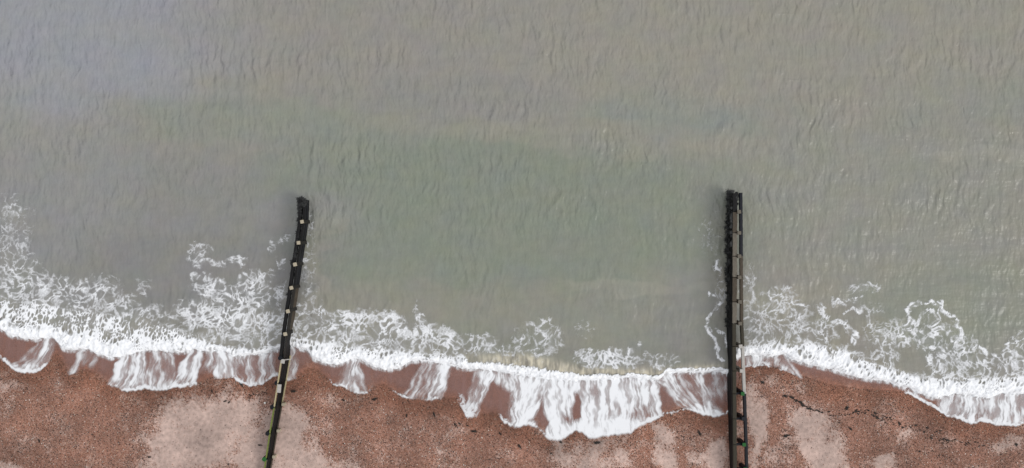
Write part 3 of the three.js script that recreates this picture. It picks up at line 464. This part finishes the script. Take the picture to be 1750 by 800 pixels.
// ---- left groyne: boarded wall, piles along its west side
{
  const g = new THREE.Group(); g.name = numbered('timber_groyne'); g.userData.base = at(490, 560, 0); g.position.copy(g.userData.base); scene.add(g);
  const vs = [341, 379, 415, 452, 492, 532, 571, 612, 655, 696, 741, 785, 828, 872, 916];
  const TOP = 1.15, wall = along([[341, 519], [379, 517.5], [415, 512.5], [452, 506.5], [492, 501], [532, 495], [571, 489.5], [612, 484.8], [655, 478.5], [696, 472], [741, 464.5], [785, 458], [916, 438]]);
  const pileU = along([[379, 516.2], [415, 510.2], [452, 504.2], [492, 498], [532, 492], [571, 487.5], [612, 478.8], [655, 472.6], [696, 465.2], [741, 457.2], [785, 451.6], [916, 430]]);
  boards(g, wall, vs, TOP, (i, k) => i < 4 ? (k % 2 ? MAT.tar : MAT.black) : i < 6 ? (k < 2 ? MAT.dark : MAT.brown) : k === 0 && i === 6 ? MAT.dark : MAT.black);
  for (let i = 0; i < vs.length - 1; i++) {
    const v0 = vs[i] + 0.5, v1 = vs[i + 1] - 0.5;
    if (i < 7) beam('waler', at(wall(v0) - 5, v0, TOP - 0.04), at(wall(v1) - 5, v1, TOP - 0.04), 0.22, 0.24, MAT.black, g, rr(-0.05, 0.05));
    else { beam('waler', at(wall(v0) - 3.4, v0, TOP + 0.01), at(wall(v1) - 3.4, v1, TOP + 0.01), 0.07, 0.2, i > 8 ? MAT.moss : MAT.cream, g);
      const a = at(wall(v0), v0, 0), b = at(wall(v1), v1, 0); // toe rail on the sheltered side
      a.copy(at(wall(v0), v0, TOP)); b.copy(at(wall(v1), v1, TOP)); a.x += 0.1; b.x += 0.1; a.y = beachY(a.x, a.z) + 0.06; b.y = beachY(b.x, b.z) + 0.06; beam('toe_rail', a, b, 0.07, 0.14, i < 9 ? MAT.cream : MAT.brown, g); }
  }
  for (let i = 1; i < vs.length; i++) {
    const v = vs[i], round = i >= 7, T = (round ? TOP + 0.1 : TOP + 0.3) + rr(-0.06, 0.06), p = at(pileU(v), v, T), y0 = beachY(p.x, p.z) - 0.35;
    pile(p.x, p.z, y0, T, round ? 0.3 : rr(0.22, 0.26), round ? MAT.navy : MAT.dark, round ? (i === 11 ? MAT.green : MAT.navy) : MAT.cut, g, round, rr(-0.1, 0.1) + 0.15, i === 11 ? 'round pile with a bright green top' : undefined);
    if (i === 7 || i === 8) { const q = at(wall(v) - 1, v + 2, TOP + 0.1), q2 = at(wall(v) - 2, v + (i === 7 ? 9 : 16), TOP + 0.1); beam('splice_plate', q, q2, 0.26, 0.1, MAT.pale, g); }
    if (i === 7) { const q = at(wall(v) + 1, v + 3, TOP - 0.05), q2 = q.clone().add(new THREE.Vector3(0.42, -0.05, -0.03)); beam('bolt_end', q, q2, 0.06, 0.06, MAT.pale, g); }
    if (i > 8) { const x = at(wall(v), v, TOP).x + 0.24, z = p.z; pile(x, z, beachY(x, z) - 0.3, beachY(x, z) + 0.28, 0.2, MAT.cut, MAT.cut, g, false, rr(-0.2, 0.2)).name = 'toe_stake'; }
  }
  for (let k = 0; k < 70; k++) { const v = 340 + 190 * Math.pow(rnd(), 1.6), p = at(wall(v) - 5, v, TOP); p.y = rr(0.1, 0.9); p.x -= 0.14 + 0.1 * rnd(); tuft(p, rr(0.4, 0.8) * (v < 410 ? 1 : 0.75), g); }
  for (let k = 0; k < 14; k++) { const v = rr(340, 350), p = at(rr(514, 522), v, TOP); p.y = rr(0.95, 1.18); tuft(p, rr(0.4, 0.7), g); }
  for (let k = 0; k < 22; k++) { const v = rr(345, 440), p = at(wall(v) - 5, v, TOP); p.y = TOP + 0.05; tuft(p, rr(0.3, 0.5), g, 0.5); }
  delete g.userData.base;
  tag(g, 'slanting timber groyne on the left with pale pile tops and black boards', 'groyne', 'timber groynes running into the sea');
}

// ---------------------------------------------------------------- seaweed cast up on the beach
const WRACK = [0, 1, 2, 3, 4].map(() => tuftGeometry(34, 0.22, 0.026, 0.02, 0.04));
function wrack(u, v, s, sx, turn, label, group) {
  const o = mesh('seaweed_clump', WRACK[Math.floor(rnd() * 5)], wrackMat), x = X(u), z = Z(v); o.position.set(x, beachY(x, z) + 0.012, z); o.rotation.y = turn; o.scale.set(s * sx * 1.35, s * 0.8, s * 0.62); return tag(o, label, 'seaweed', group);
}
const lone = [[503, 668, 0.9, 1, 'dark seaweed clump on shingle just right of the left groyne'], [588, 683, 0.7, 0.8, 'small dark seaweed clump on shingle below the narrow backwash streak'], [641, 681, 0.8, 1.3, 'flat dark seaweed clump near the swash edge right of the narrow streak'], [696, 709, 0.6, 1, 'small seaweed clump alone on shingle right of the pale sand patch'], [743, 707, 0.7, 1.4, 'dark seaweed strip below the bright diagonal backwash streak'], [778, 723, 0.6, 1, 'small dark seaweed clump left of the low swash lobe'], [810, 735, 0.8, 1.4, 'broad dark seaweed clump on open shingle in the middle bay'], [855, 739, 0.6, 1, 'small seaweed clump under the left foot of the swash'], [888, 760, 0.7, 1.3, 'seaweed scrap on shingle below the foam arch'], [958, 753, 0.7, 0.8, 'seaweed scrap touching the tip of the foam lobe'], [1020, 754, 1, 1.3, 'black seaweed clump on pale sand below the broad foam sheet'], [1193, 738, 0.9, 1.2, 'seaweed clump on the sand just left of the right groyne'], [448, 757, 0.6, 1.2, 'small dark seaweed scrap on sand beside the left groyne'], [262, 777, 0.6, 1, 'small dark seaweed scrap on sand low in the left bay'], [364, 668, 0.6, 1, 'seaweed scrap on sand below the widest left backwash'], [414, 656, 0.7, 1.6, 'flat seaweed piece at the swash tip near the left groyne'], [1302, 653, 0.8, 1, 'seaweed clump on shingle just right of the right groyne'], [1340, 742, 0.9, 1.3, 'seaweed clump on the edge of the pale sand right of the right groyne'], [1445, 696, 1.1, 0.8, 'bushy seaweed clump above the long tide line on the right'], [1450, 731, 0.7, 1.1, 'seaweed scrap below the middle of the long tide line'], [1732, 758, 0.9, 0.7, 'upright seaweed strip on sand at the far right'], [75, 750, 0.7, 1, 'small seaweed scrap on shingle at the far left']];
for (const [u, v, s, sx, l] of lone) wrack(u, v, s, sx, rr(0, 6.28), l);
const pair = 'one of two small seaweed bits side by side on sand in the left bay';
wrack(387, 684, 0.55, 1.2, 0.2, pair, 'pair of seaweed bits'); wrack(394, 686, 0.55, 1, 0.8, pair, 'pair of seaweed bits');
function tideLine(pts, n, spread, size, label) { // a strewn line nobody could count piece by piece
  const parts = [], m = new THREE.Matrix4(), q = new THREE.Quaternion(), up = new THREE.Vector3(0, 1, 0), p0 = new THREE.Vector3(X(pts[0][0]), 0, Z(pts[0][1]));
  for (let i = 0; i < n; i++) {
    const t = (i + rr(0.1, 0.9)) / n * (pts.length - 1), k = Math.floor(t), f = t - k, a = pts[k], b = pts[k + 1], x = X(mix(a[0], b[0], f) + rr(-1, 1) * spread), z = Z(mix(a[1], b[1], f) + rr(-1, 1) * spread), s = size * (0.35 + 0.65 * rnd() * rnd());
    q.setFromAxisAngle(up, rr(-0.7, 0.7) - Math.atan2(b[1] - a[1], b[0] - a[0])); m.compose(new THREE.Vector3(x, beachY(x, z) + 0.012, z).sub(p0), q, new THREE.Vector3(s * rr(1, 1.8), s * 0.8, s * rr(0.5, 0.9)));
    parts.push(WRACK[Math.floor(rnd() * 5)].clone().applyMatrix4(m));
  }
  const o = mesh('seaweed_line', mergeGeometries(parts), wrackMat); o.position.copy(p0); return tag(o, label, 'seaweed', null, 'stuff');
}
tideLine([[1336, 674], [1352, 679], [1366, 686], [1373, 693], [1386, 699], [1402, 702]], 34, 1.5, 0.85, 'thick dark start of the long seaweed tide line beside the right groyne');
tideLine([[1410, 706], [1450, 709], [1466, 703], [1482, 702], [1496, 709], [1506, 715], [1522, 719], [1548, 727], [1580, 734], [1616, 735]], 90, 5, 0.6, 'thin broken stretch of the long seaweed tide line on the right');
tideLine([[1584, 746], [1606, 752], [1626, 751], [1648, 756], [1682, 760]], 36, 4, 0.6, 'short lower line of seaweed scraps on the right');
tideLine([[1556, 772], [1580, 768], [1600, 776], [1622, 780]], 22, 5, 0.5, 'lowest faint line of seaweed scraps on the right');
tideLine([[426, 681], [430, 672], [440, 676], [452, 672], [460, 668]], 18, 2.5, 0.5, 'broken curl of seaweed scraps on sand left of the left groyne');
tideLine([[760, 712], [790, 722], [830, 736], [860, 742], [930, 760], [950, 772]], 26, 9, 0.42, 'dark seaweed scraps strewn over shingle in the middle bay');
tideLine([[40, 756], [110, 745], [180, 735], [60, 780], [120, 790]], 24, 14, 0.36, 'tiny dark seaweed scraps strewn over shingle in the left bay');
{ const o = mesh('white_stone', new THREE.IcosahedronGeometry(0.08, 1), new THREE.MeshStandardMaterial({ color: 0xe6e2da, roughness: 0.8 })), x = X(455), z = Z(687); o.scale.set(1.1, 0.6, 0.9); o.position.set(x, beachY(x, z) + 0.02, z); tag(o, 'single white stone on sand left of the left groyne', 'stone'); }

renderer.render(scene, camera);
